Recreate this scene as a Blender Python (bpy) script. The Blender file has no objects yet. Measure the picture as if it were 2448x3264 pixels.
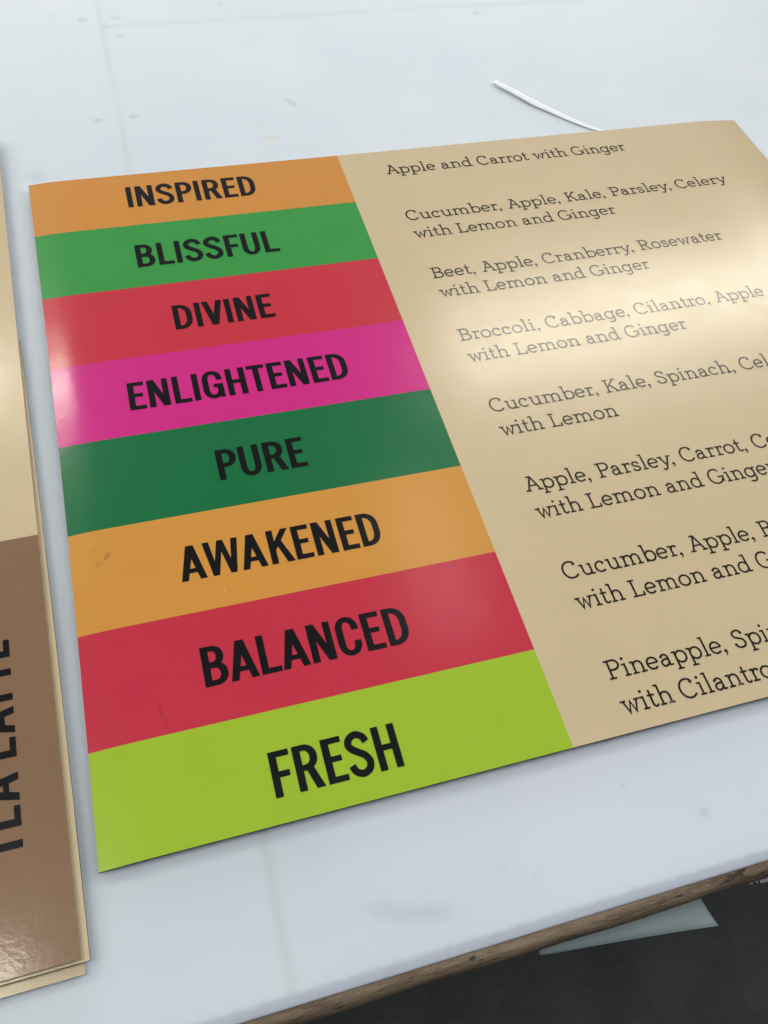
import bpy, math, random
from mathutils import Matrix, Vector
from mathutils.geometry import delaunay_2d_cdt
random.seed(7)
MM = 0.001
scene = bpy.context.scene
COL = scene.collection

# ------------------------------------------------------------------ camera
cam_d = bpy.data.cameras.new('camera')
cam = bpy.data.objects.new('camera', cam_d)
COL.objects.link(cam)
cam_d.sensor_fit = 'VERTICAL'
cam_d.sensor_height = 24.0
cam_d.lens = 24.0 * 2805.5 / 3264.0
cam_d.clip_start = 0.01
cam_d.clip_end = 60.0
RX = Vector((0.95859379, -0.27061709, 0.08868112))
DN = Vector((-0.17946065, -0.8158399, -0.54972641))
FW = Vector((0.22111496, 0.51104955, -0.83062418))
M = Matrix((RX, -DN, -FW)).transposed().to_4x4()
M.translation = Vector((65.510, -615.688, 440.764 + 6.0)) * MM
cam.matrix_world = M
scene.camera = cam

# ------------------------------------------------------------------ light
world = bpy.data.worlds.new('World')
scene.world = world
world.use_nodes = True
bg = world.node_tree.nodes['Background']
bg.inputs['Color'].default_value = (0.80, 0.90, 1.0, 1)
bg.inputs['Strength'].default_value = 0.09


def area(name, loc, target, sx, sy, radiance, col, spin=0.0):
    d = bpy.data.lights.new(name, 'AREA')
    d.shape = 'RECTANGLE'
    d.size = sx
    d.size_y = sy
    d.energy = radiance * math.pi * sx * sy
    d.color = col
    o = bpy.data.objects.new(name, d)
    COL.objects.link(o)
    o.location = loc
    v = Vector(target) - Vector(loc)
    # local -Z points at the target, local X stays along world X
    z = -v.normalized()
    x = Vector((1, 0, 0)) - z * z.x
    if x.length < 1e-3:
        x = Vector((0, 1, 0))
    x.normalize()
    y = z.cross(x)
    x, y = x * math.cos(spin) + y * math.sin(spin), y * math.cos(spin) - x * math.sin(spin)
    m = Matrix((x, y, z)).transposed().to_4x4()
    m.translation = Vector(loc)
    o.matrix_world = m
    return o


area('ceiling_tube_right', (2.42, 1.96, 2.5), (2.42, 1.96, 0), 2.10, 0.46, 12.3, (1.0, 0.968, 0.85), -0.03)
area('ceiling_tube_left', (-1.25, 2.20, 2.5), (-1.25, 2.20, 0), 1.40, 0.30, 19.0, (1.0, 0.96, 0.82))
area('ceiling_tube_near', (-1.34, -0.13, 2.5), (-1.34, -0.13, 0), 1.4, 0.11, 28.0, (1.0, 0.96, 0.82))
area('skylight_panel', (0.98, 0.95, 2.5), (0.98, 0.95, 0), 0.26, 0.70, 1.6, (1.0, 0.98, 0.92))
area('fill_overhead', (0.5, -0.68, 2.6), (0.5, -0.68, 0), 4.4, 0.70, 3.25, (0.94, 0.97, 1.0))  # added soft fill overhead; placed so the floor darkens towards the table
area('fill_side_right', (4.5, 0.2, 2.5), (0.4, 0.0, 0), 1.4, 3.0, 5.7, (0.95, 0.975, 1.0))  # added fill from the right, evens out the upper right; no actual fixture
area('fill_side', (-3.3, 0.6, 2.5), (0.2, 0, 0), 1.3, 3.2, 2.4, (0.94, 0.97, 1.0))  # invented fill lamp on the left, kept out of the boards' reflections
area('open_door', (0.6, 5.0, 1.05), (0.3, 0, 0), 7.0, 1.7, 4.6, (0.93, 0.97, 1.0))

scene.view_settings.view_transform = 'Standard'
scene.view_settings.look = 'None'
scene.view_settings.exposure = 0.06
scene.view_settings.gamma = 1.0
scene.view_settings.use_curve_mapping = False


# ------------------------------------------------------------------ helpers
def mesh_obj(name, verts, faces, mat, parent=None, smooth=False, mats=None, fmat=None):
    me = bpy.data.meshes.new(name)
    me.from_pydata([tuple(c * MM for c in v) for v in verts], [], faces)
    for mm in (mats or [mat]):
        me.materials.append(mm)
    if fmat:
        for p, i in zip(me.polygons, fmat):
            p.material_index = i
    if smooth:
        for p in me.polygons:
            p.use_smooth = True
    me.update()
    o = bpy.data.objects.new(name, me)
    COL.objects.link(o)
    if parent:
        o.parent = parent
    return o


def tag(o, label=None, cat=None, group=None, kind=None):
    if label:
        o['label'] = label
    if cat:
        o['category'] = cat
    if group:
        o['group'] = group
    if kind:
        o['kind'] = kind
    return o


def empty(name):
    o = bpy.data.objects.new(name, None)
    o.empty_display_size = 0.05
    COL.objects.link(o)
    return o


class NT:
    """small wrapper to write node trees"""

    def __init__(self, name):
        self.m = bpy.data.materials.new(name)
        self.m.use_nodes = True
        self.t = self.m.node_tree
        self.b = self.t.nodes['Principled BSDF']
        self.pos = self.node('ShaderNodeNewGeometry').outputs['Position']

    def node(self, typ, **kw):
        n = self.t.nodes.new(typ)
        for k, v in kw.items():
            setattr(n, k, v)
        return n

    def link(self, a, b):
        self.t.links.new(a, b)

    def math(self, op, a, b=None, c=None, clamp=False):
        n = self.node('ShaderNodeMath', operation=op)
        n.use_clamp = clamp
        for i, v in enumerate((a, b, c)):
            if v is None:
                continue
            if isinstance(v, (int, float)):
                n.inputs[i].default_value = v
            else:
                self.link(v, n.inputs[i])
        return n.outputs[0]

    def noise(self, scale, detail=4.0, rough=0.55, vec=None, stretch=None):
        n = self.node('ShaderNodeTexNoise')
        n.inputs['Scale'].default_value = scale
        n.inputs['Detail'].default_value = detail
        n.inputs['Roughness'].default_value = rough
        v = vec or self.pos
        if stretch:
            mp = self.node('ShaderNodeMapping')
            mp.inputs['Scale'].default_value = stretch
            self.link(v, mp.inputs['Vector'])
            v = mp.outputs['Vector']
        self.link(v, n.inputs['Vector'])
        return n.outputs['Fac']

    def ramp(self, x, lo, hi, a=0.0, b=1.0, smooth=True):
        n = self.node('ShaderNodeMapRange')
        n.interpolation_type = 'SMOOTHSTEP' if smooth else 'LINEAR'
        n.inputs['From Min'].default_value = lo
        n.inputs['From Max'].default_value = hi
        n.inputs['To Min'].default_value = a
        n.inputs['To Max'].default_value = b
        self.link(x, n.inputs['Value'])
        return n.outputs['Result']

    def mix(self, fac, a, b):
        n = self.node('ShaderNodeMix', data_type='RGBA')
        if isinstance(fac, (int, float)):
            n.inputs[0].default_value = fac
        else:
            self.link(fac, n.inputs[0])
        for i, v in ((6, a), (7, b)):
            if isinstance(v, tuple):
                n.inputs[i].default_value = (v[0], v[1], v[2], 1)
            else:
                self.link(v, n.inputs[i])
        return n.outputs[2]

    def xyz(self):
        s = self.node('ShaderNodeSeparateXYZ')
        self.link(self.pos, s.inputs[0])
        return s.outputs

    def spot(self, x, y, rx, ry, soft=0.5, ang=0.0, wob=0.0):
        """soft blot centred on x, y (mm); 1 in the middle, 0 outside"""
        mp = self.node('ShaderNodeMapping', vector_type='TEXTURE')
        mp.inputs['Location'].default_value = (x * MM, y * MM, 0)
        mp.inputs['Rotation'].default_value = (0, 0, ang)
        mp.inputs['Scale'].default_value = (rx * MM, ry * MM, 1.0)
        self.link(self.pos, mp.inputs['Vector'])
        s = self.node('ShaderNodeSeparateXYZ')
        self.link(mp.outputs['Vector'], s.inputs[0])
        d = self.math('SQRT', self.math('ADD', self.math('MULTIPLY', s.outputs[0], s.outputs[0]),
                                        self.math('MULTIPLY', s.outputs[1], s.outputs[1])))
        if wob:
            d = self.math('ADD', d, self.math('MULTIPLY', self.math('SUBTRACT', self.noise(1.6 / (rx * MM), 3), 0.5), wob))
        return self.ramp(d, 1.0 - soft, 1.0, 1.0, 0.0)

    def bump(self, height, dist, strength=1.0):
        n = self.node('ShaderNodeBump')
        n.inputs['Distance'].default_value = dist
        n.inputs['Strength'].default_value = strength
        self.link(height, n.inputs['Height'])
        self.link(n.outputs['Normal'], self.b.inputs['Normal'])
        self.link(n.outputs['Normal'], self.b.inputs['Coat Normal'])

    def base(self, v):
        if isinstance(v, tuple):
            self.b.inputs['Base Color'].default_value = (v[0], v[1], v[2], 1)
        else:
            self.link(v, self.b.inputs['Base Color'])

    def rough(self, v):
        if isinstance(v, (int, float)):
            self.b.inputs['Roughness'].default_value = v
        else:
            self.link(v, self.b.inputs['Roughness'])


def specks(n, c, scale, keep, radius, col, k):
    """scattered grains of dust: few voronoi cells carry one, of varied size"""
    v = n.node('ShaderNodeTexVoronoi')
    v.inputs['Scale'].default_value = scale
    n.link(n.pos, v.inputs['Vector'])
    sc = n.node('ShaderNodeSeparateColor')
    n.link(v.outputs['Color'], sc.inputs[0])
    on = n.math('GREATER_THAN', sc.outputs[0], keep)
    rad = n.math('MULTIPLY', n.math('ADD', sc.outputs[1], 0.35), radius * scale)
    d = n.math('LESS_THAN', v.outputs['Distance'], rad)
    return n.mix(n.math('MULTIPLY', n.math('MULTIPLY', on, d), k), c, col)


def laminate(name, col, marks=(), rough=0.17, spec=0.22, coat=0.75):
    """printed face under a glossy film: a touch of print mottle, orange peel in the gloss"""
    n = NT(name)
    dark = tuple(c * 0.985 for c in col)
    lite = tuple(min(1, c * 1.012) for c in col)
    c = n.mix(n.ramp(n.noise(28, 3), 0.3, 0.7), dark, lite)
    grain = n.ramp(n.noise(2600, 1), 0.25, 0.75, -0.035, 0.035, False)
    hsv = n.node('ShaderNodeHueSaturation')
    n.link(c, hsv.inputs['Color'])
    n.link(n.math('ADD', grain, 1.0), hsv.inputs['Value'])
    c = hsv.outputs['Color']
    for (x, y, rx, ry, ang, k, mcol) in marks:
        s = n.math('MULTIPLY', n.spot(x, y, rx, ry, 0.8, ang, 0.9), k)
        c = n.mix(s, c, mcol)
    c = specks(n, c, 75, 0.80, 0.00035, tuple(v * 0.45 for v in col), 0.55)
    c = specks(n, c, 48, 0.84, 0.00038, tuple(min(1, v * 1.3 + 0.10) for v in col), 0.6)
    n.base(c)
    n.rough(0.30)
    n.b.inputs['Specular IOR Level'].default_value = spec
    n.b.inputs['Coat Weight'].default_value = coat
    n.link(n.ramp(n.noise(60, 4), 0.3, 0.7, rough - 0.02, rough + 0.02), n.b.inputs['Coat Roughness'])
    h = n.math('ADD', n.math('MULTIPLY', n.noise(75, 2), 0.5), n.math('MULTIPLY', n.noise(400, 3), 0.36))
    n.bump(h, 0.00010, 1.0)
    n.b.inputs['IOR'].default_value = 1.5
    return n.m


def plain(name, col, rough=0.5, var=0.12, scale=200, bumpd=0.0):
    n = NT(name)
    f = n.noise(scale, 4)
    n.base(n.mix(n.ramp(f, 0.3, 0.7), tuple(c * (1 - var) for c in col), tuple(min(1, c * (1 + var)) for c in col)))
    n.rough(rough)
    if bumpd:
        n.bump(f, bumpd)
    return n.m


INK = laminate('black_ink', (0.0065, 0.006, 0.0072), spec=0.10, coat=0.62)
EDGE_DARK = plain('board_edge_dark', (0.035, 0.035, 0.03), 0.7, 0.5, 400)
EDGE_PALE = plain('board_edge_pale', (0.42, 0.39, 0.33), 0.7, 0.3, 400)
TAN = laminate('tan_print', (0.595, 0.468, 0.287), marks=(
    (417.5, -321.5, 0.7, 0.5, 0, 0.8, (0.75, 0.7, 0.6)), (364, -330, 0.5, 0.5, 0, 0.6, (0.2, 0.14, 0.08)),
    (345, -352.5, 0.5, 1.6, -0.3, 0.5, (0.3, 0.22, 0.1)), (470, -345, 0.6, 0.6, 0, 0.7, (0.22, 0.16, 0.08)),
    (318, -190, 0.6, 0.4, 0, 0.5, (0.8, 0.75, 0.65)), (395, -455, 0.5, 0.5, 0, 0.5, (0.25, 0.18, 0.1))))
BANDS = [
    ('INSPIRED', (0.60, 0.252, 0.047), 'orange band', 'top orange band'),
    ('BLISSFUL', (0.040, 0.285, 0.056), 'green band', 'mid green band'),
    ('DIVINE', (0.545, 0.032, 0.052), 'red band', 'upper red band'),
    ('ENLIGHTENED', (0.60, 0.022, 0.215), 'magenta band', 'magenta band'),
    ('PURE', (0.008, 0.145, 0.047), 'dark green band', 'dark green band'),
    ('AWAKENED', (0.62, 0.278, 0.049), 'amber band', 'lower orange band'),
    ('BALANCED', (0.530, 0.030, 0.056), 'crimson band', 'lower red band'),
    ('FRESH', (0.330, 0.490, 0.026), 'lime band', 'lime band'),
]

# ------------------------------------------------------------------ structure: table and floor
tb = NT('translucent_white_sheet')
xyz = tb.xyz()
cw = tb.mix(tb.ramp(tb.noise(5, 3, 0.5), 0.3, 0.7), (0.612, 0.662, 0.705), (0.662, 0.698, 0.745))
cw = tb.mix(tb.ramp(tb.noise(17, 3, 0.5), 0.52, 0.8, 0.0, 0.25), cw, (0.57, 0.62, 0.67))
GREY = (0.34, 0.40, 0.43)
for (x, y, rx, ry, ang, k, c) in (
        (59.5, 239.6, 6.5, 6.0, 0.1, 0.42, GREY), (88.8, 240.4, 6, 5.5, 0.2, 0.36, GREY), (89.5, 208.4, 6, 5, 0, 0.36, GREY),
        (78.8, 224.8, 7, 4, 0.1, 0.36, GREY), (57.9, 83.1, 5.5, 4, 0, 0.50, GREY), (86.7, 85, 5.5, 4, 0, 0.50, GREY),
        (436.9, 213.1, 7, 4.5, 0, 0.36, GREY), (220.2, 87.8, 4.5, 9, 0.45, 0.42, GREY), (223, 84, 3, 4, 0.2, 0.30, GREY),
        (194.0, 39.3, 8, 4.5, -0.1, 0.5, (0.58, 0.55, 0.36)), (186.1, 60.8, 6, 4, 0, 0.22, (0.55, 0.53, 0.42)),
        (188.9, 255, 6, 5, 0, 0.3, GREY), (5, 17, 11, 12, 0.1, 0.30, GREY), (33, 250, 5, 6, 0.1, 0.16, GREY),
        (137, -562, 22, 6.5, -0.2, 0.46, (0.44, 0.49, 0.53)), (122, -556, 13, 6, -0.2, 0.28, (0.44, 0.49, 0.53)),
        (295.8, -554.9, 5, 3.5, 0, 0.42, (0.42, 0.45, 0.52)), (184, -553, 5, 2.5, 0, 0.25, (0.45, 0.49, 0.53)),
        (199, -562, 6, 3, 0.3, 0.16, (0.45, 0.49, 0.53)), (260, -532, 2, 1.5, 0, 0.25, GREY),
        (-20, -590, 30, 9, 0, 0.3, (0.44, 0.49, 0.53))):
    cw = tb.mix(tb.math('MULTIPLY', tb.spot(x, y, rx * 1.15, ry * 1.15, 0.95, ang, 0.8), k * 0.95), cw, c)
# seams of the boards that show through the sheet
sv = tb.math('ABSOLUTE', tb.math('SUBTRACT', xyz[0], tb.math('ADD', 0.0758, tb.math('MULTIPLY', tb.math('SUBTRACT', tb.noise(9, 2), 0.5), 0.006))))
sv = tb.ramp(sv, 0.0, 0.0048, 0.26, 0.0)
sv = tb.math('MULTIPLY', sv, tb.ramp(tb.noise(14, 2), 0.25, 0.6, 0.35, 1.0))
cw = tb.mix(sv, cw, (0.43, 0.46, 0.45))
sh = tb.math('ABSOLUTE', tb.math('SUBTRACT', xyz[1], tb.math('ADD', 0.2268, tb.math('MULTIPLY', tb.math('SUBTRACT', tb.noise(6, 2), 0.5), 0.006))))
sh = tb.math('MULTIPLY', tb.ramp(sh, 0.0, 0.0075, 0.22, 0.0), tb.ramp(xyz[0], 0.074, 0.079))
sh = tb.math('MULTIPLY', sh, tb.ramp(tb.noise(11, 2), 0.25, 0.6, 0.35, 1.0))
cw = tb.mix(sh, cw, (0.43, 0.46, 0.47))
# greyer margin where the sheet lies on the wood rail; ragged inner border
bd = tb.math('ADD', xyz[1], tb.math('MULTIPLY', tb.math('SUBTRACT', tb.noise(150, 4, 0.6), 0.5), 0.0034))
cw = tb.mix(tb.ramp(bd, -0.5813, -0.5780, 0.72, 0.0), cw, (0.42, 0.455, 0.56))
cw = specks(tb, cw, 40, 0.72, 0.00055, (0.36, 0.37, 0.37), 0.45)
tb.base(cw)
tb.b.inputs['Subsurface Weight'].default_value = 0.75
tb.b.inputs['Subsurface Radius'].default_value = (1.0, 1.0, 1.0)
tb.b.inputs['Subsurface Scale'].default_value = 0.014
tb.rough(0.42)
tb.b.inputs['IOR'].default_value = 1.35
tb.bump(tb.noise(30, 3), 0.0003, 0.5)
SHEET = tb.m

wd = NT('raw_wood')
g1 = wd.noise(60, 6, 0.65, stretch=(0.35, 2.2, 2.2))
g2 = wd.noise(420, 5, 0.65, stretch=(0.45, 1.6, 1.6))
cwood = wd.mix(wd.ramp(g1, 0.32, 0.68), (0.14, 0.092, 0.055), (0.36, 0.265, 0.175))
cwood = wd.mix(wd.ramp(g2, 0.50, 0.68, 0.0, 0.8), cwood, (0.34, 0.255, 0.165))
cwood = wd.mix(wd.ramp(g2, 0.26, 0.42, 0.85, 0.0), cwood, (0.040, 0.025, 0.015))
cwood = wd.mix(wd.ramp(wd.noise(150, 3, 0.6, stretch=(0.6, 1.3, 1.3)), 0.62, 0.72, 0.0, 0.8), cwood, (0.022, 0.013, 0.008))
wd.base(cwood)
wd.rough(0.8)
wd.bump(wd.math('ADD', g1, g2), 0.0008, 1.0)
WOOD = wd.m

TX0, TX1, TY0, TY1 = -700.0, 1500.0, -584.6, 900.0
table = empty('work_table')
tag(table, 'white sheet topped work table with raw wood front edge', 'table')
# the milky slab: its front lip, 2 mm thick, lies on the wood rail
prof = [(TY1, -29.4), (TY1, 0.0), (TY0 + 0.6, 0.0), (TY0 + 0.15, -0.2), (TY0, -0.7), (TY0, -2.0), (-582.2, -2.0), (-582.2, -29.4)]
V, F = [], []
xs = [TX0, TX1]
for x in xs:
    V += [(x, a, b) for a, b in prof]
k = len(prof)
for i in range(k):
    j = (i + 1) % k
    F.append((i, j, k + j, k + i))
F += [tuple(range(k - 1, -1, -1)), tuple(range(k, 2 * k))]
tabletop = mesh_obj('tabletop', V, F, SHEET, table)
# the wood rail: rounded, worn front, standing a few mm proud of the sheet
random.seed(3)
prof = [(-585.2, -2.15), (-586.4, -2.5), (-587.9, -3.4), (-589.3, -5.2), (-590.4, -7.8), (-591.1, -11), (-591.3, -15), (-591.0, -19),
        (-590.2, -23), (-588.6, -26.5), (-586, -28.5), (-584, -29.4), (-582.5, -29.5), (-582.5, -2.15)]
V, F = [], []
nx = 440
k = len(prof)
for i in range(nx + 1):
    x = TX0 + (TX1 - TX0) * i / nx
    w = 0.35 * math.sin(x * 0.031 + 1) + 0.22 * math.sin(x * 0.083) + random.uniform(-0.12, 0.12)
    if 320 < x < 420:
        w += 0.5 * math.sin((x - 320) / 100 * math.pi)
    for q, (a, b) in enumerate(prof):
        f = 1.0 if 1 <= q <= 9 else 0.0
        V.append((x, a - w * f * min(1, q / 4), b + (random.uniform(-0.15, 0.15) if f else 0)))
for i in range(nx):
    for q in range(k):
        r = (q + 1) % k
        F.append((i * k + q, (i + 1) * k + q, (i + 1) * k + r, i * k + r))
F += [tuple(range(k - 1, -1, -1)), tuple(range(nx * k, nx * k + k))]
F = [f[::-1] for f in F]
rail = mesh_obj('edge_rail', V, F, WOOD, table, smooth=True)
rail['label'] = 'rough brown wood rail along the front of the table'
# rest of the slab and the legs
def boxm(name, x0, x1, y0, y1, z0, z1, mat, parent=None):
    V = [(x, y, z) for x in (x0, x1) for y in (y0, y1) for z in (z0, z1)]
    F = [(0, 1, 3, 2), (4, 6, 7, 5), (0, 4, 5, 1), (2, 3, 7, 6), (0, 2, 6, 4), (1, 5, 7, 3)]
    return mesh_obj(name, V, F, mat, parent)
for lx in (TX0 + 40, TX1 - 120):
    for ly in (-480, TY1 - 120):
        boxm('leg', lx, lx + 80, ly, ly + 80, -760, -29.6, WOOD, table)

fl = NT('dark_concrete')
f1 = fl.noise(9, 6, 0.6)
f2 = fl.noise(90, 5, 0.6)
cf = fl.mix(fl.ramp(f1, 0.3, 0.7), (0.020, 0.022, 0.023), (0.040, 0.039, 0.035))
cf = fl.mix(fl.ramp(f2, 0.45, 0.75, 0.0, 0.30), cf, (0.05, 0.049, 0.045))
fl.base(cf)
fl.rough(0.75)
fl.bump(f2, 0.002, 0.6)
floor = mesh_obj('floor', [(-6000, -6000, -760), (6000, -6000, -760), (6000, 6000, -760), (-6000, 6000, -760)], [(0, 1, 2, 3)], fl.m)
tag(floor, 'dark grey concrete floor below the table', 'floor', kind='structure')


# ------------------------------------------------------------------ lettering outlines
def catmull(p, n=10, closed=False):
    out = []
    L = len(p)
    for i in range(L - 1):
        a = p[max(i - 1, 0)]; b = p[i]; c = p[i + 1]; d = p[min(i + 2, L - 1)]
        for k in range(n):
            t = k / n
            out.append(tuple(0.5 * (2 * b[j] + (c[j] - a[j]) * t + (2 * a[j] - 5 * b[j] + 4 * c[j] - d[j]) * t * t
                                    + (-a[j] + 3 * b[j] - 3 * c[j] + d[j]) * t ** 3) for j in (0, 1)))
    out.append(p[-1])
    return out


def arc(cx, cy, rx, ry, a0, a1, n=14, e=2.0):
    out = []
    for i in range(n + 1):
        a = math.radians(a0 + (a1 - a0) * i / n)
        c, s = math.cos(a), math.sin(a)
        out.append((cx + rx * math.copysign(abs(c) ** (2 / e), c), cy + ry * math.copysign(abs(s) ** (2 / e), s)))
    return out


def band(outer, inner):
    return [[outer[i], outer[i + 1], inner[i + 1], inner[i]] for i in range(len(outer) - 1)]


def strip(pts, w):
    """polyline drawn with a pen of width w (number, or one width per point)"""
    q = [pts[0]]
    for p in pts[1:]:
        if math.hypot(p[0] - q[-1][0], p[1] - q[-1][1]) > 1e-5:
            q.append(p)
    L, Rr = [], []
    n = len(q)
    for i in range(n):
        a = q[max(i - 1, 0)]; b = q[min(i + 1, n - 1)]; c = q[i]
        def unit(u, v):
            d = math.hypot(v[0] - u[0], v[1] - u[1]) or 1
            return ((v[0] - u[0]) / d, (v[1] - u[1]) / d)
        t1 = unit(a, c) if i > 0 else unit(c, b)
        t2 = unit(c, b) if i < n - 1 else t1
        nx_, ny_ = -(t1[1] + t2[1]), t1[0] + t2[0]
        d = math.hypot(nx_, ny_) or 1
        nx_, ny_ = nx_ / d, ny_ / d
        k = 1 / max(0.45, abs(nx_ * -t1[1] + ny_ * t1[0]))
        ww = (w[min(i, len(w) - 1)] if isinstance(w, (list, tuple)) else w) / 2 * k
        L.append((c[0] + nx_ * ww, c[1] + ny_ * ww))
        Rr.append((c[0] - nx_ * ww, c[1] - ny_ * ww))
    return band(L, Rr)


def rect(x0, y0, x1, y1):
    return [[(x0, y0), (x1, y0), (x1, y1), (x0, y1)]]


def disc(cx, cy, r, n=14):
    return [[(cx + r * math.cos(2 * math.pi * i / n), cy + r * math.sin(2 * math.pi * i / n)) for i in range(n)]]


# ---- heavy condensed capitals (height 1)
S_, T_ = 0.168, 0.136
def bowl(y0, y1, xw, rx, ry, x0=0.08):
    o = [(x0, y1)] + arc(xw - rx, y1 - ry, rx, ry, 90, 0, 12, 2.15) + arc(xw - rx, y0 + ry, rx, ry, 0, -90, 12, 2.15) + [(x0, y0)]
    irx, iry = max(rx - S_ * 0.95, 0.02), max(ry - T_, 0.02)
    xi = xw - S_
    i = [(x0, y1 - T_)] + arc(xi - irx, y1 - T_ - iry, irx, iry, 90, 0, 12, 2.2) + arc(xi - irx, y0 + T_ + iry, irx, iry, 0, -90, 12, 2.2) + [(x0, y0 + T_)]
    return band(o, i)


def round_cap(w, a_top, a_bot):
    rx, ry = w / 2, 0.33
    o = [(w, a_top)] + arc(rx, 1.012 - ry, rx, ry, 0, 180, 22, 2.1) + arc(rx, ry - 0.012, rx, ry, 180, 360, 22, 2.1) + [(w, a_bot)]
    ix, iy = rx - S_, ry - T_
    i = [(w - S_, a_top)] + arc(rx, 1.012 - T_ - iy, ix, iy, 0, 180, 22, 2.2) + arc(rx, iy + T_ - 0.012, ix, iy, 180, 360, 22, 2.2) + [(w - S_, a_bot)]
    return band(o, i)


stem = rect(0, 0, S_, 1)
SANS = {
    'I': (S_, stem, .06, .06),
    'L': (.465, stem + rect(0, 0, .465, T_), .06, .015),
    'E': (.45, stem + rect(0, 0, .45, T_) + rect(0, 1 - T_, .445, 1) + rect(0, .455, .395, .585), .06, .025),
    'F': (.45, stem + rect(0, 1 - T_, .45, 1) + rect(0, .415, .40, .55), .06, .015),
    'H': (.535, stem + rect(.535 - S_, 0, .535, 1) + rect(0, .435, .5, .57), .06, .06),
    'T': (.50, rect(0, 1 - T_, .50, 1) + rect(.25 - S_ / 2, 0, .25 + S_ / 2, 1), .015, .015),
    'N': (.56, stem + rect(.56 - S_ * .96, 0, .56, 1) + [[(.56 - S_ * 1.1, 0), (.56, 0), (S_ * 1.1, 1), (0, 1)]], .06, .06),
    'V': (.60, [[(.205, 0), (.395, 0), (.178, 1), (0, 1)], [(.205, 0), (.395, 0), (.60, 1), (.422, 1)]], .0, .0),
    'A': (.635, [[(0, 0), (.168, 0), (.415, 1), (.222, 1)], [(.467, 0), (.635, 0), (.413, 1), (.220, 1)]] + rect(.12, .205, .51, .33), .0, .0),
    'W': (.90, [[(.155, 0), (.30, 0), (.165, 1), (0, 1)], [(.155, 0), (.305, 0), (.525, 1), (.375, 1)],
                [(.595, 0), (.745, 0), (.525, 1), (.375, 1)], [(.60, 0), (.745, 0), (.90, 1), (.735, 1)]], .0, .0),
    'K': (.585, stem + [[(.12, .33), (.215, .46), (.575, 1), (.39, 1), (.12, .585)], [(.405, 0), (.595, 0), (.345, .66), (.235, .50)]], .06, .0),
    'D': (.535, stem + bowl(0, 1, .535, .36, .40), .06, .045),
    'P': (.515, stem + bowl(.405, 1, .515, .29, .2975), .06, .02),
    'R': (.57, stem + bowl(.42, 1, .52, .29, .29) + [[(.375, 0), (.565, 0), (.395, .49), (.225, .47)]], .06, .01),
    'B': (.55, stem + bowl(.455, 1, .505, .27, .2725) + bowl(0, .575, .55, .29, .2875), .06, .035),
    'U': (.545, band([(0, 1)] + arc(.2725, .318, .2725, .33, 180, 360, 24, 2.1) + [(.545, 1)],
                     [(S_, 1)] + arc(.2725, .318, .2725 - S_, .33 - T_, 180, 360, 24, 2.2) + [(.545 - S_, 1)]), .055, .055),
    'C': (.545, round_cap(.545, .645, .355), .045, .03),
    'G': (.565, round_cap(.565, .655, .35) + rect(.30, .385, .565, .515) + rect(.565 - S_, .20, .565, .5) + rect(.445, .0, .565, .3), .045, .05),
    'S': (.56, strip(catmull([(.487, .735), (.425, .868), (.282, .938), (.135, .868), (.088, .735), (.152, .625), (.275, .535),
                              (.405, .435), (.476, .285), (.428, .132), (.278, .062), (.130, .132), (.068, .275)], 8), .16), .03, .03),
    ' ': (.26, [], 0, 0),
}

# ---- light slab serif (cap height 1, x-height .67)
P_ = 0.106           # pen
B_ = 0.095           # serif pen
XH, AS, DS = 0.67, 1.07, -0.30


def foot(cx, a=.155, b=.165, y=0.0):
    return rect(cx - a, y, cx + b, y + B_)


def flag(cx, top, a=.165):
    return rect(cx - a, top - B_, cx + P_ / 2, top)


def vst(cx, y0, y1):
    return rect(cx - P_ / 2, y0, cx + P_ / 2, y1)


def arch(xa, xb):
    r = (xb - xa) / 2
    return strip(arc(xa + r, .40, r, .225, 172, 0, 14, 2.15) + [(xb, 0)], P_)


def oval(cx, rx, cy=.335, ry=.297):
    return strip(arc(cx, cy, rx, ry, 0, 360, 34, 2.05), P_)


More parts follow.
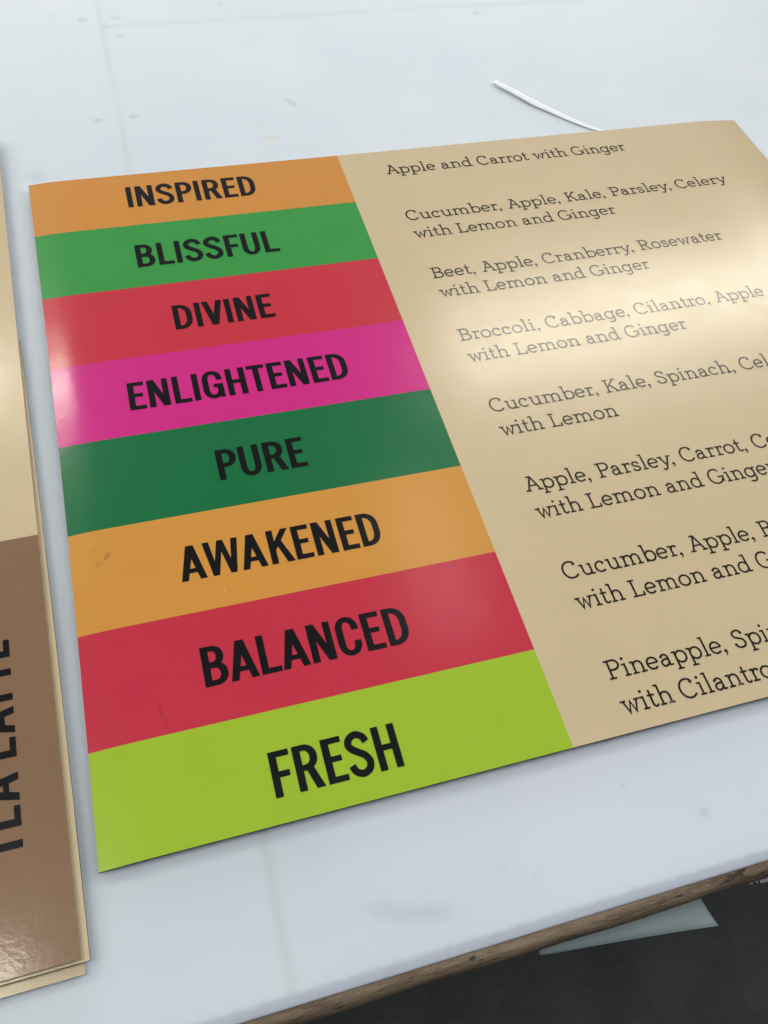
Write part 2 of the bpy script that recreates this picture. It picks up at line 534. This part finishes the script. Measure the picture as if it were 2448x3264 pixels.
n_ = vst(.21, 0, XH) + flag(.21, XH) + foot(.21) + arch(.21, .65) + foot(.65)
SLAB = {
    'i': (.42, vst(.21, 0, XH) + flag(.21, XH) + foot(.21) + disc(.19, .915, .078)),
    'l': (.42, vst(.21, 0, AS) + flag(.21, AS) + foot(.21)),
    'n': (.86, n_),
    'h': (.86, vst(.21, 0, AS) + flag(.21, AS) + foot(.21) + arch(.21, .65) + foot(.65)),
    'm': (1.26, vst(.21, 0, XH) + flag(.21, XH) + foot(.21) + arch(.21, .63) + foot(.63, .13, .14) + arch(.63, 1.05) + foot(1.05)),
    'u': (.84, strip([(.20, XH)] + arc(.415, .27, .215, .225, 180, 350, 14, 2.15), P_) + flag(.20, XH) + vst(.63, 0, XH) + flag(.63, XH, .15) + rect(.60, 0, .80, B_)),
    'r': (.56, vst(.21, 0, XH) + flag(.21, XH) + foot(.21, .155, .20) + strip(catmull([(.21, .42), (.27, .56), (.37, .625), (.46, .60)], 6), P_) + disc(.475, .572, .075)),
    't': (.47, strip([(.19, .90), (.19, .22)] + arc(.325, .19, .135, .145, 180, 300, 10), P_) + rect(.03, XH - B_, .40, XH) + strip([(.39, .065), (.445, .13)], P_ * .85)),
    'a': (.74, strip([(.50, .045), (.50, .42)] + arc(.32, .43, .18, .195, 0, 140, 10), P_) + disc(.165, .525, .075)
          + strip(catmull([(.50, .37), (.33, .38), (.165, .32), (.115, .20), (.165, .08), (.29, .042), (.41, .085), (.50, .20)], 6), P_) + rect(.47, 0, .68, B_)),
    'c': (.66, strip(arc(.345, .335, .27, .297, 48, 318, 24, 2.05), P_) + disc(.505, .515, .078) ),
    'e': (.70, strip([(.075, .345), (.60, .345)], B_) + strip([(.60, .325)] + arc(.335, .335, .268, .297, 4, 318, 30, 2.05), P_)),
    'o': (.76, oval(.375, .288)),
    'b': (.81, vst(.19, .0, AS) + flag(.19, AS) + strip(arc(.455, .335, .272, .297, 0, 360, 32, 2.05), P_)),
    'd': (.83, vst(.60, 0, AS) + flag(.60, AS) + rect(.57, 0, .77, B_) + strip(arc(.345, .335, .268, .297, 0, 360, 32, 2.05), P_)),
    'p': (.81, vst(.19, DS, XH) + flag(.19, XH) + foot(.19, .155, .185, DS) + strip(arc(.455, .335, .272, .297, 0, 360, 32, 2.05), P_)),
    'g': (.80, strip(arc(.345, .335, .268, .297, 0, 360, 32, 2.05), P_) + rect(.56, XH - B_, .76, XH)
          + strip([(.60, .62), (.60, -.04)] + arc(.36, -.06, .24, .215, 0, -140, 12), P_)),
    's': (.59, strip(catmull([(.46, .515), (.42, .59), (.29, .628), (.155, .59), (.115, .485), (.19, .39), (.30, .345),
                              (.42, .285), (.475, .185), (.42, .08), (.28, .042), (.15, .08), (.105, .165)], 5), P_) + disc(.455, .52, .062) + disc(.108, .16, .066)),
    'w': (1.0, strip([(.15, .64), (.335, .045), (.50, .58), (.665, .045), (.85, .64)], P_) + rect(.0, XH - B_, .29, XH) + rect(.71, XH - B_, 1.0, XH)),
    'y': (.80, strip([(.13, .64), (.40, .06)], P_) + strip([(.67, .64), (.41, .02), (.33, -.16), (.23, -.245), (.14, -.225)], P_) + rect(.0, XH - B_, .27, XH) + rect(.53, XH - B_, .80, XH) + disc(.145, -.195, .066)),
    ',': (.36, disc(.13, .065, .088) + strip([(.19, .06), (.165, -.07), (.085, -.175)], [.07, .07, .045])),
    ' ': (.36, []),
    'A': (1.0, strip([(.15, .02), (.475, .97)], P_) + strip([(.47, .97), (.85, .02)], P_) + rect(.255, .315, .74, .315 + B_) + rect(.0, 0, .31, B_) + rect(.69, 0, 1.0, B_) + rect(.25, 1 - B_, .515, 1)),
    'B': (.87, vst(.22, 0, 1) + rect(.04, 0, .50, B_) + rect(.04, 1 - B_, .50, 1) + rect(.2, .48, .52, .48 + B_)
          + strip([(.45, 1 - B_ / 2)] + arc(.47, .74, .225, .2175, 90, -90, 14), P_) + strip([(.47, .5225)] + arc(.50, .2825, .265, .24, 90, -90, 14), P_)),
    'C': (.93, strip(arc(.485, .50, .415, .475, 48, 320, 30, 2.05), P_) + disc(.735, .80, .085)),
    'G': (1.02, strip(arc(.485, .50, .415, .475, 50, 352, 32, 2.05), P_) + rect(.60, .40, .98, .40 + B_) + vst(.885, .10, .44) + rect(.70, .79, .80, .87)),
    'K': (.96, vst(.22, 0, 1) + rect(.04, 0, .40, B_) + rect(.04, 1 - B_, .40, 1) + strip([(.235, .40), (.74, .96)], P_) + strip([(.40, .58), (.80, .03)], P_) + rect(.64, 0, .95, B_) + rect(.60, 1 - B_, .90, 1)),
    'L': (.81, vst(.22, 0, 1) + rect(.04, 0, .74, B_) + rect(.04, 1 - B_, .41, 1) + rect(.74 - B_, 0, .74, .25)),
    'P': (.82, vst(.22, 0, 1) + rect(.04, 0, .42, B_) + rect(.04, 1 - B_, .48, 1) + strip([(.45, 1 - B_ / 2)] + arc(.47, .715, .265, .2425, 90, -90, 16) + [(.2, .4725)], P_)),
    'R': (.93, vst(.22, 0, 1) + rect(.04, 0, .40, B_) + rect(.04, 1 - B_, .48, 1) + strip([(.45, 1 - B_ / 2)] + arc(.47, .725, .255, .2325, 90, -90, 16) + [(.2, .4925)], P_)
          + strip([(.46, .50), (.76, .04)], P_) + rect(.68, 0, .92, B_)),
    'S': (.75, strip(catmull([(.60, .80), (.54, .915), (.37, .956), (.19, .90), (.125, .755), (.20, .62), (.37, .535), (.54, .445), (.625, .275), (.555, .105),
                              (.37, .044), (.18, .095), (.095, .23)], 6), P_) + disc(.595, .80, .078) + disc(.10, .225, .08)),
}
KERN = {('e', ','): -.05, ('r', ','): -.04, ('y', ','): -.12, ('P', 'a'): -.03, ('A', 'p'): -.06, ('K', 'a'): -.05, ('r', 'o'): -.03, ('r', 'e'): -.02, ('w', 'i'): -.02,
        ('A', 'W'): -.0, ('A', 'K'): .045, ('L', 'A'): .01, ('W', 'A'): .0}


def union(polys):
    """flat union of convex-ish outlines, as triangles"""
    verts, faces = [], []
    for p in polys:
        a = sum(p[i][0] * p[(i + 1) % len(p)][1] - p[(i + 1) % len(p)][0] * p[i][1] for i in range(len(p)))
        if abs(a) < 1e-9:
            continue
        if a < 0:
            p = p[::-1]
        b = len(verts)
        verts += [Vector(c) for c in p]
        faces.append(list(range(b, b + len(p))))
    vo, eo, fo, ov, oe, of = delaunay_2d_cdt(verts, [], faces, 0, 1e-6)
    keep = [f for f, o in zip(fo, of) if len(o)]
    used = sorted({i for f in keep for i in f})
    idx = {u: i for i, u in enumerate(used)}
    return [(vo[u][0], vo[u][1]) for u in used], [tuple(idx[i] for i in f) for f in keep]


CACHE = {}
def glyph(font, ch):
    key = (id(font), ch)
    if key not in CACHE:
        CACHE[key] = union(font[ch][1]) if font[ch][1] else ([], [])
    return CACHE[key]


def layout(font, text, sans):
    x, out = 0.0, []
    for i, ch in enumerate(text):
        g = font[ch]
        if sans and i and ch != ' ':
            x += g[2]
        if i:
            x += KERN.get((text[i - 1], ch), 0)
        out.append((ch, x))
        x += g[0] + (g[3] if sans and ch != ' ' else 0)
    return out, x


def lettering(placed, font, mat, zf, parent, xf, name='lettering', dz=0.16):
    """placed: list of (char, x) in em units; xf maps glyph coords to board mm; zf(x, y) is the surface"""
    V, F = [], []
    for ch, x in placed:
        gv, gf = glyph(font, ch)
        b = len(V)
        for (gx, gy) in gv:
            X, Y = xf(gx + x, gy)
            V.append((X, Y, zf(X, Y) + dz))
        F += [tuple(b + i for i in f) for f in gf]
    if not F:
        return None
    o = mesh_obj(name, V, F, mat, parent, smooth=True)
    return o


# ------------------------------------------------------------------ boards
def lin(a, b, step):
    n = max(1, int(round((b - a) / step)))
    return [a + (b - a) * i / n for i in range(n + 1)]


def face_sheet(name, xs, ys, zf, dz, mat, parent, shape=lambda x, y: (x, y)):
    V, F = [], []
    for y in ys:
        for x in xs:
            X, Y = shape(x, y)
            V.append((X, Y, zf(X, Y) + dz))
    n = len(xs)
    for j in range(len(ys) - 1):
        for i in range(n - 1):
            F.append((j * n + i, j * n + i + 1, (j + 1) * n + i + 1, (j + 1) * n + i))
    return mesh_obj(name, V, F, mat, parent, smooth=True)


def core(name, xs, ys, zf, top, thick, mat, parent, shape=lambda x, y: (x, y)):
    n, m = len(xs), len(ys)
    V, F = [], []
    for s in (top, top - thick):
        for y in ys:
            for x in xs:
                X, Y = shape(x, y)
                rim = s < top and (x in (xs[0], xs[-1]) or y in (ys[0], ys[-1]))
                V.append((X, Y, zf(X, Y) + s + (random.uniform(-0.5, 0.35) if rim else 0.0)))
    o = n * m
    for j in range(m - 1):
        for i in range(n - 1):
            a = (j * n + i, j * n + i + 1, (j + 1) * n + i + 1, (j + 1) * n + i)
            F.append(a)
            F.append(tuple(o + q for q in a[::-1]))
    ring = [i for i in range(n)] + [j * n + n - 1 for j in range(1, m)] + [(m - 1) * n + i for i in range(n - 2, -1, -1)] + [j * n for j in range(m - 2, 0, -1)]
    for a, b in zip(ring, ring[1:] + ring[:1]):
        F.append((a, o + a, o + b, b))
    return mesh_obj(name, V, F, mat, parent)


BW, BH, DIV = 613.3, 507.9, 240.0
def zb(x, y):
    z = 6.0
    z += 2.3 * math.exp(-(((x - 520) / 150) ** 2 + ((y + 150) / 125) ** 2))
    if x < 25:
        z -= 1.3 * ((25 - x) / 25) ** 2
    # the free right edge lifts towards the top before it drops to the corner
    e = math.exp(-((x - 600) / 48) ** 2)
    t = min(1.0, max(0.0, (y + 250) / 140))
    z += 2.6 * e * t * t * (3 - 2 * t) * (1 - 0.8 * min(1.0, max(0.0, (y + 90) / 90)))
    if x > 560:
        z -= 2.5 * ((x - 560) / 53) ** 2
    z += 0.12 * math.sin(x * 0.021 + 0.4) * math.sin(y * 0.017 + 1.0)
    return z


def bshape(x, y):
    # the trimmed left edge is not quite straight
    f = max(0.0, 1 - x / 60.0)
    return (x + 1.9 * f * math.sin(math.pi * min(1, max(0, -y / BH))) - 0.9 * f, y)


yb = [0.0, -59.6, -125.5, -191.2, -256.1, -321.1, -385.8, -450.6, -BH]
xs_l = lin(0, 30, 3) + lin(30, DIV, 7)[1:]
xs_r = lin(DIV, 555, 7) + lin(555, BW, 4)[1:]
ys_all = [0.0]
for a, b in zip(yb, yb[1:]):
    ys_all += [a + (b - a) * i / 9 for i in range(1, 10)]

menu = empty('menu_board')
menu.location = (0, 0, 0)
tag(menu, 'glossy juice menu board with eight coloured name bands and tan ingredient list', 'menu board')
bc = core('board_core', xs_l + xs_r[1:], ys_all[::-1], zb, -0.12, 1.5, EDGE_DARK, menu, bshape)

words = {
    'INSPIRED': (68.9, 167.8, -39.0, -15.1), 'BLISSFUL': (67.5, 171.0, -105.5, -81.9), 'DIVINE': (84.6, 154.0, -171.2, -148.0),
    'ENLIGHTENED': (46.5, 191.3, -236.1, -213.1), 'PURE': (91.9, 147.1, -301.2, -278.2), 'AWAKENED': (59.1, 177.8, -365.6, -342.8),
    'BALANCED': (61.6, 176.1, -430.4, -407.5), 'FRESH': (85.2, 152.7, -495.4, -472.1)}
BAND_MARKS = {
    'AWAKENED': ((21.0, -339.5, 2.2, 4.2, -0.6, 0.5, (0.25, 0.11, 0.03)), (15.5, -344, 3.5, 3, -0.4, 0.35, (0.33, 0.15, 0.04)),
                 (40, -352, 16, 9, -0.3, 0.18, (0.50, 0.21, 0.035)), (14, -333, 4, 2, 0.3, 0.25, (0.40, 0.17, 0.04))),
    'BALANCED': ((37.2, -438.5, 1.2, 6.5, 0.12, 0.45, (0.22, 0.02, 0.03)), (39.5, -444, 1.0, 5, 0.12, 0.3, (0.25, 0.02, 0.03))),
    'FRESH': ((141.5, -455.5, 0.5, 0.5, 0, 0.8, (0.1, 0.12, 0.02)), (84, -480, 0.6, 0.5, 0, 0.5, (0.17, 0.2, 0.03)),
              (190, -490, 8, 2.5, -0.6, 0.25, (0.40, 0.50, 0.06))),
    'ENLIGHTENED': ((22, -199, 5, 2, 0.2, 0.3, (0.38, 0.02, 0.14)),),
    'INSPIRED': ((146, -8.5, 0.5, 0.5, 0, 0.5, (0.3, 0.12, 0.03)),),
}
for i, (wrd, col, mname, lab) in enumerate(BANDS):
    mat = laminate(mname.replace(' ', '_') + '_print', col, BAND_MARKS.get(wrd, ()), rough=0.135)
    y1, y0 = yb[i], yb[i + 1]
    b = face_sheet('colour_band', xs_l, lin(y0, y1, 7), zb, 0.0, mat, menu, bshape)
    b['label'] = lab + ' printed ' + wrd
    xa, xe, base, top = words[wrd]
    pl, wtot = layout(SANS, wrd, True)
    H = top - base
    sx = (xe - xa) / wtot
    lettering(pl, SANS, INK, zb, b, lambda gx, gy, xa=xa, sx=sx, base=base, H=H: (xa + gx * sx, base + gy * H))

panel = face_sheet('ingredient_panel', xs_r, ys_all[::-1], zb, 0.0, TAN, menu, bshape)
panel['label'] = 'tan panel printed with slab serif ingredient lists'
LX = 274.3
lines = [
    ('Apple and Carrot with Ginger', -30.4, 489.3, 11.7),
    ('Cucumber, Apple, Kale, Parsley, Celery', -88.0, 557.6, 11.5),
    ('with Lemon and Ginger', -108.9, 444.4, 11.4),
    ('Beet, Apple, Cranberry, Rosewater', -154.2, 518.0, 11.4),
    ('with Lemon and Ginger', -174.3, 444.0, 11.4),
    ('Broccoli, Cabbage, Cilantro, Apple', -218.4, 520.5, 11.4),
    ('with Lemon and Ginger', -238.7, 444.0, 11.4),
    ('Cucumber, Kale, Spinach, Celery', -284.0, None, 11.4),
    ('with Lemon', -304.4, 358.9, 11.4),
    ('Apple, Parsley, Carrot, Celery', -349.5, None, 11.4),
    ('with Lemon and Ginger', -370.0, 444.0, 11.4),
    ('Cucumber, Apple, Beet', -413.4, None, 11.4),
    ('with Lemon and Ginger', -433.7, 444.0, 11.4),
    ('Pineapple, Spinach', -477.9, None, 11.4),
    ('with Cilantro', -498.2, None, 11.4),
]
INK_SLAB = laminate('brown_black_ink', (0.012, 0.0095, 0.006), spec=0.16, coat=0.92)
for txt, base, xe, H in lines:
    pl, wtot = layout(SLAB, txt, False)
    wtot -= 0.04
    sx = (xe - LX) / wtot if xe else 11.4 * 1.012
    lettering(pl, SLAB, INK_SLAB, zb, panel, lambda gx, gy, sx=sx, base=base, H=H: (LX + gx * sx, base + gy * H))

# ---- the stack of boards at the left
BROWN = laminate('brown_print', (0.232, 0.133, 0.074), rough=0.12)
def zs_top(x, y):
    return 9.0 + 0.5 * math.sin((y + 300) * 0.006) + 0.25 * math.sin(x * 0.03)
def zs_mid(x, y):
    return 6.0
def zs_low(x, y):
    return 3.0

top_b = empty('tea_board')
tag(top_b, 'tan and brown board lettered TEA LATTE on top of the left stack', 'sign board', group='boards stacked at the left')
xtop = lambda y: -19.2 + (y - 17.4) * (-8.0 / 560.0) + (0.9 if y < -480 else 0.0) * 0
TW = 300.0
tshape = lambda x, y: (x + xtop(y), y)
SPL = -318.7
core('board_core', lin(-TW, 0, 20), lin(-542.6, 63, 12), zs_top, -0.12, 1.3, EDGE_PALE, top_b, tshape)
fs = face_sheet('upper_panel', lin(-TW, 0, 10), lin(SPL, 63, 10), zs_top, 0.0, TAN, top_b, tshape)
fs['label'] = 'plain tan upper part of the board'
fb = face_sheet('lower_panel', lin(-TW, 0, 10), lin(-542.6, SPL, 10), zs_top, 0.0, BROWN, top_b, tshape)
fb['label'] = 'brown lower part with sideways black lettering'
HT = 22.0
ws = S_ * HT
letters = [('T', -488.7 - .166 * HT), ('E', -478.6), ('A', -466.5), ('L', -444.7), ('A', -432.4), ('T', -414.8 - .166 * HT), ('T', -401.0 - .166 * HT), ('E', -390.6)]
lettering([(c, y / HT) for c, y in letters], SANS, INK, zs_top, fb,
          lambda gx, gy: (-32.75 - gy * HT + (gx * HT + 434) * (-0.009), gx * HT))

mid_b = empty('blank_board')
tag(mid_b, 'tan board under the brown lettered one, right edge sticking out', 'sign board', group='boards stacked at the left')
xmid = lambda y: -15.9 + (y + 161.7) * (-7.8 / 381.8) + 0.9 * math.sin(math.pi * min(1, max(0, (-161.7 - y) / 381.8)))
mshape = lambda x, y: (x + xmid(y), y)
core('board_core', lin(-TW, 0, 20), lin(-543.8, -161.7, 12), zs_mid, -0.12, 1.3, EDGE_DARK, mid_b, mshape)
face_sheet('face_print', lin(-TW, 0, 10), lin(-543.8, -161.7, 10), zs_mid, 0.0, TAN, mid_b, mshape)

low_b = empty('blank_board')
tag(low_b, 'lowest tan board of the left stack, showing only at the front', 'sign board', group='boards stacked at the left')
lshape = lambda x, y: (x - 10.9 + (y + 548.2) * (-0.02), y)
core('board_core', lin(-TW, 0, 20), lin(-548.3, -240, 12), zs_low, -0.12, 1.3, EDGE_PALE, low_b, lshape)
face_sheet('face_print', lin(-TW, 0, 10), lin(-548.3, -240, 10), zs_low, 0.0, TAN, low_b, lshape)

# ---- curled offcut behind the board
STRIP = plain('white_vinyl', (0.77, 0.80, 0.84), 0.35, 0.02, 50)
pts = [(411.5, 91.5), (424, 75.5), (437.5, 56.5), (450, 42), (463, 27), (476, 14), (490, 3), (505, -8)]
wid = [6.0, 7.2, 8.0, 7.2, 5.8, 4.4, 3.0, 2.2]
hgt = [2.4, 1.8, 1.4, 1.1, 0.9, 0.8, 0.8, 0.7]
cp = catmull(pts, 6)
def interp(a, t):
    i = min(int(t), len(a) - 2)
    return a[i] + (a[i + 1] - a[i]) * (t - i)
V, F = [], []
for i, (x, y) in enumerate(cp):
    t = i / 6
    q = cp[min(i + 1, len(cp) - 1)]; r = cp[max(i - 1, 0)]
    dx, dy = q[0] - r[0], q[1] - r[1]
    d = math.hypot(dx, dy)
    nx_, ny_ = -dy / d, dx / d
    w, h = interp(wid, t) / 2, interp(hgt, t)
    for s, zz in ((-1, 0), (-0.5, 0.1), (0, 0.15), (0.5, 0.1), (1, 0)):
        V.append((x + nx_ * w * s, y + ny_ * w * s, h + zz))
for i in range(len(cp) - 1):
    for k in range(4):
        F.append((i * 5 + k, (i + 1) * 5 + k, (i + 1) * 5 + k + 1, i * 5 + k + 1))
so = mesh_obj('vinyl_strip', V, F, STRIP, None, smooth=True)
sm = so.modifiers.new('thickness', 'SOLIDIFY'); sm.thickness = 0.0004; sm.offset = -1
tag(so, 'thin curved white offcut strip behind the top edge of the menu board', 'offcut')

# ---- sheet hanging out under the table front, and torn scraps beside it
PAPER = plain('pale_sheet', (0.34, 0.40, 0.40), 0.5, 0.04, 40)
top_l = catmull([(203.5, -590.0), (220, -583), (250, -575), (280, -570), (299, -570)], 6)
bot_l = catmull([(203.6, -590.9), (208, -592.4), (238, -595.8), (275, -600.2), (303.5, -604.0)], 6)
V, F = [], []
nr = 8
for i, (a, b) in enumerate(zip(top_l, bot_l)):
    for k in range(nr + 1):
        t = k / nr
        x = a[0] + (b[0] - a[0]) * t + (-2.2 * math.sin(t * math.pi) * (i / len(top_l)) ** 3)
        y = a[1] + (b[1] - a[1]) * t
        V.append((x, y, -54.0 + 3.0 * math.sin(i / len(top_l) * 2.5) - 2.5 * t * t))
n = nr + 1
for i in range(len(top_l) - 1):
    for k in range(nr):
        F.append((i * n + k, i * n + k + 1, (i + 1) * n + k + 1, (i + 1) * n + k))
po = mesh_obj('paper_sheet', V, F, PAPER, None, smooth=True)
sm = po.modifiers.new('thickness', 'SOLIDIFY'); sm.thickness = 0.0005; sm.offset = -1
tag(po, 'pale grey sheet poking out below the wood table edge', 'sheet')

SCRAP = plain('torn_paper', (0.55, 0.55, 0.55), 0.7, 0.35, 300)
out = [(327.5, -586), (328.3, -588.9), (330, -589.0), (332.5, -589.9), (333.4, -588.6), (334.4, -588.4), (335.3, -590.6), (336.0, -589.4), (336.8, -588.4),
       (337.6, -590.8), (341.5, -591.0), (347, -592.4), (352, -591.5), (352, -584), (327.5, -584)]
V = [(x, y, -54.0) for x, y in out] + [(x, y, -54.4) for x, y in out]
n = len(out)
tv, tf = union([]) if False else (None, None)
F = [tuple(range(n))[::-1], tuple(range(n, 2 * n))] + [(i, (i + 1) % n, n + (i + 1) % n, n + i) for i in range(n)]
sc = mesh_obj('paper_scrap', V, F, SCRAP)
tag(sc, 'torn grey paper scrap under the table edge at the far right', 'paper scrap')
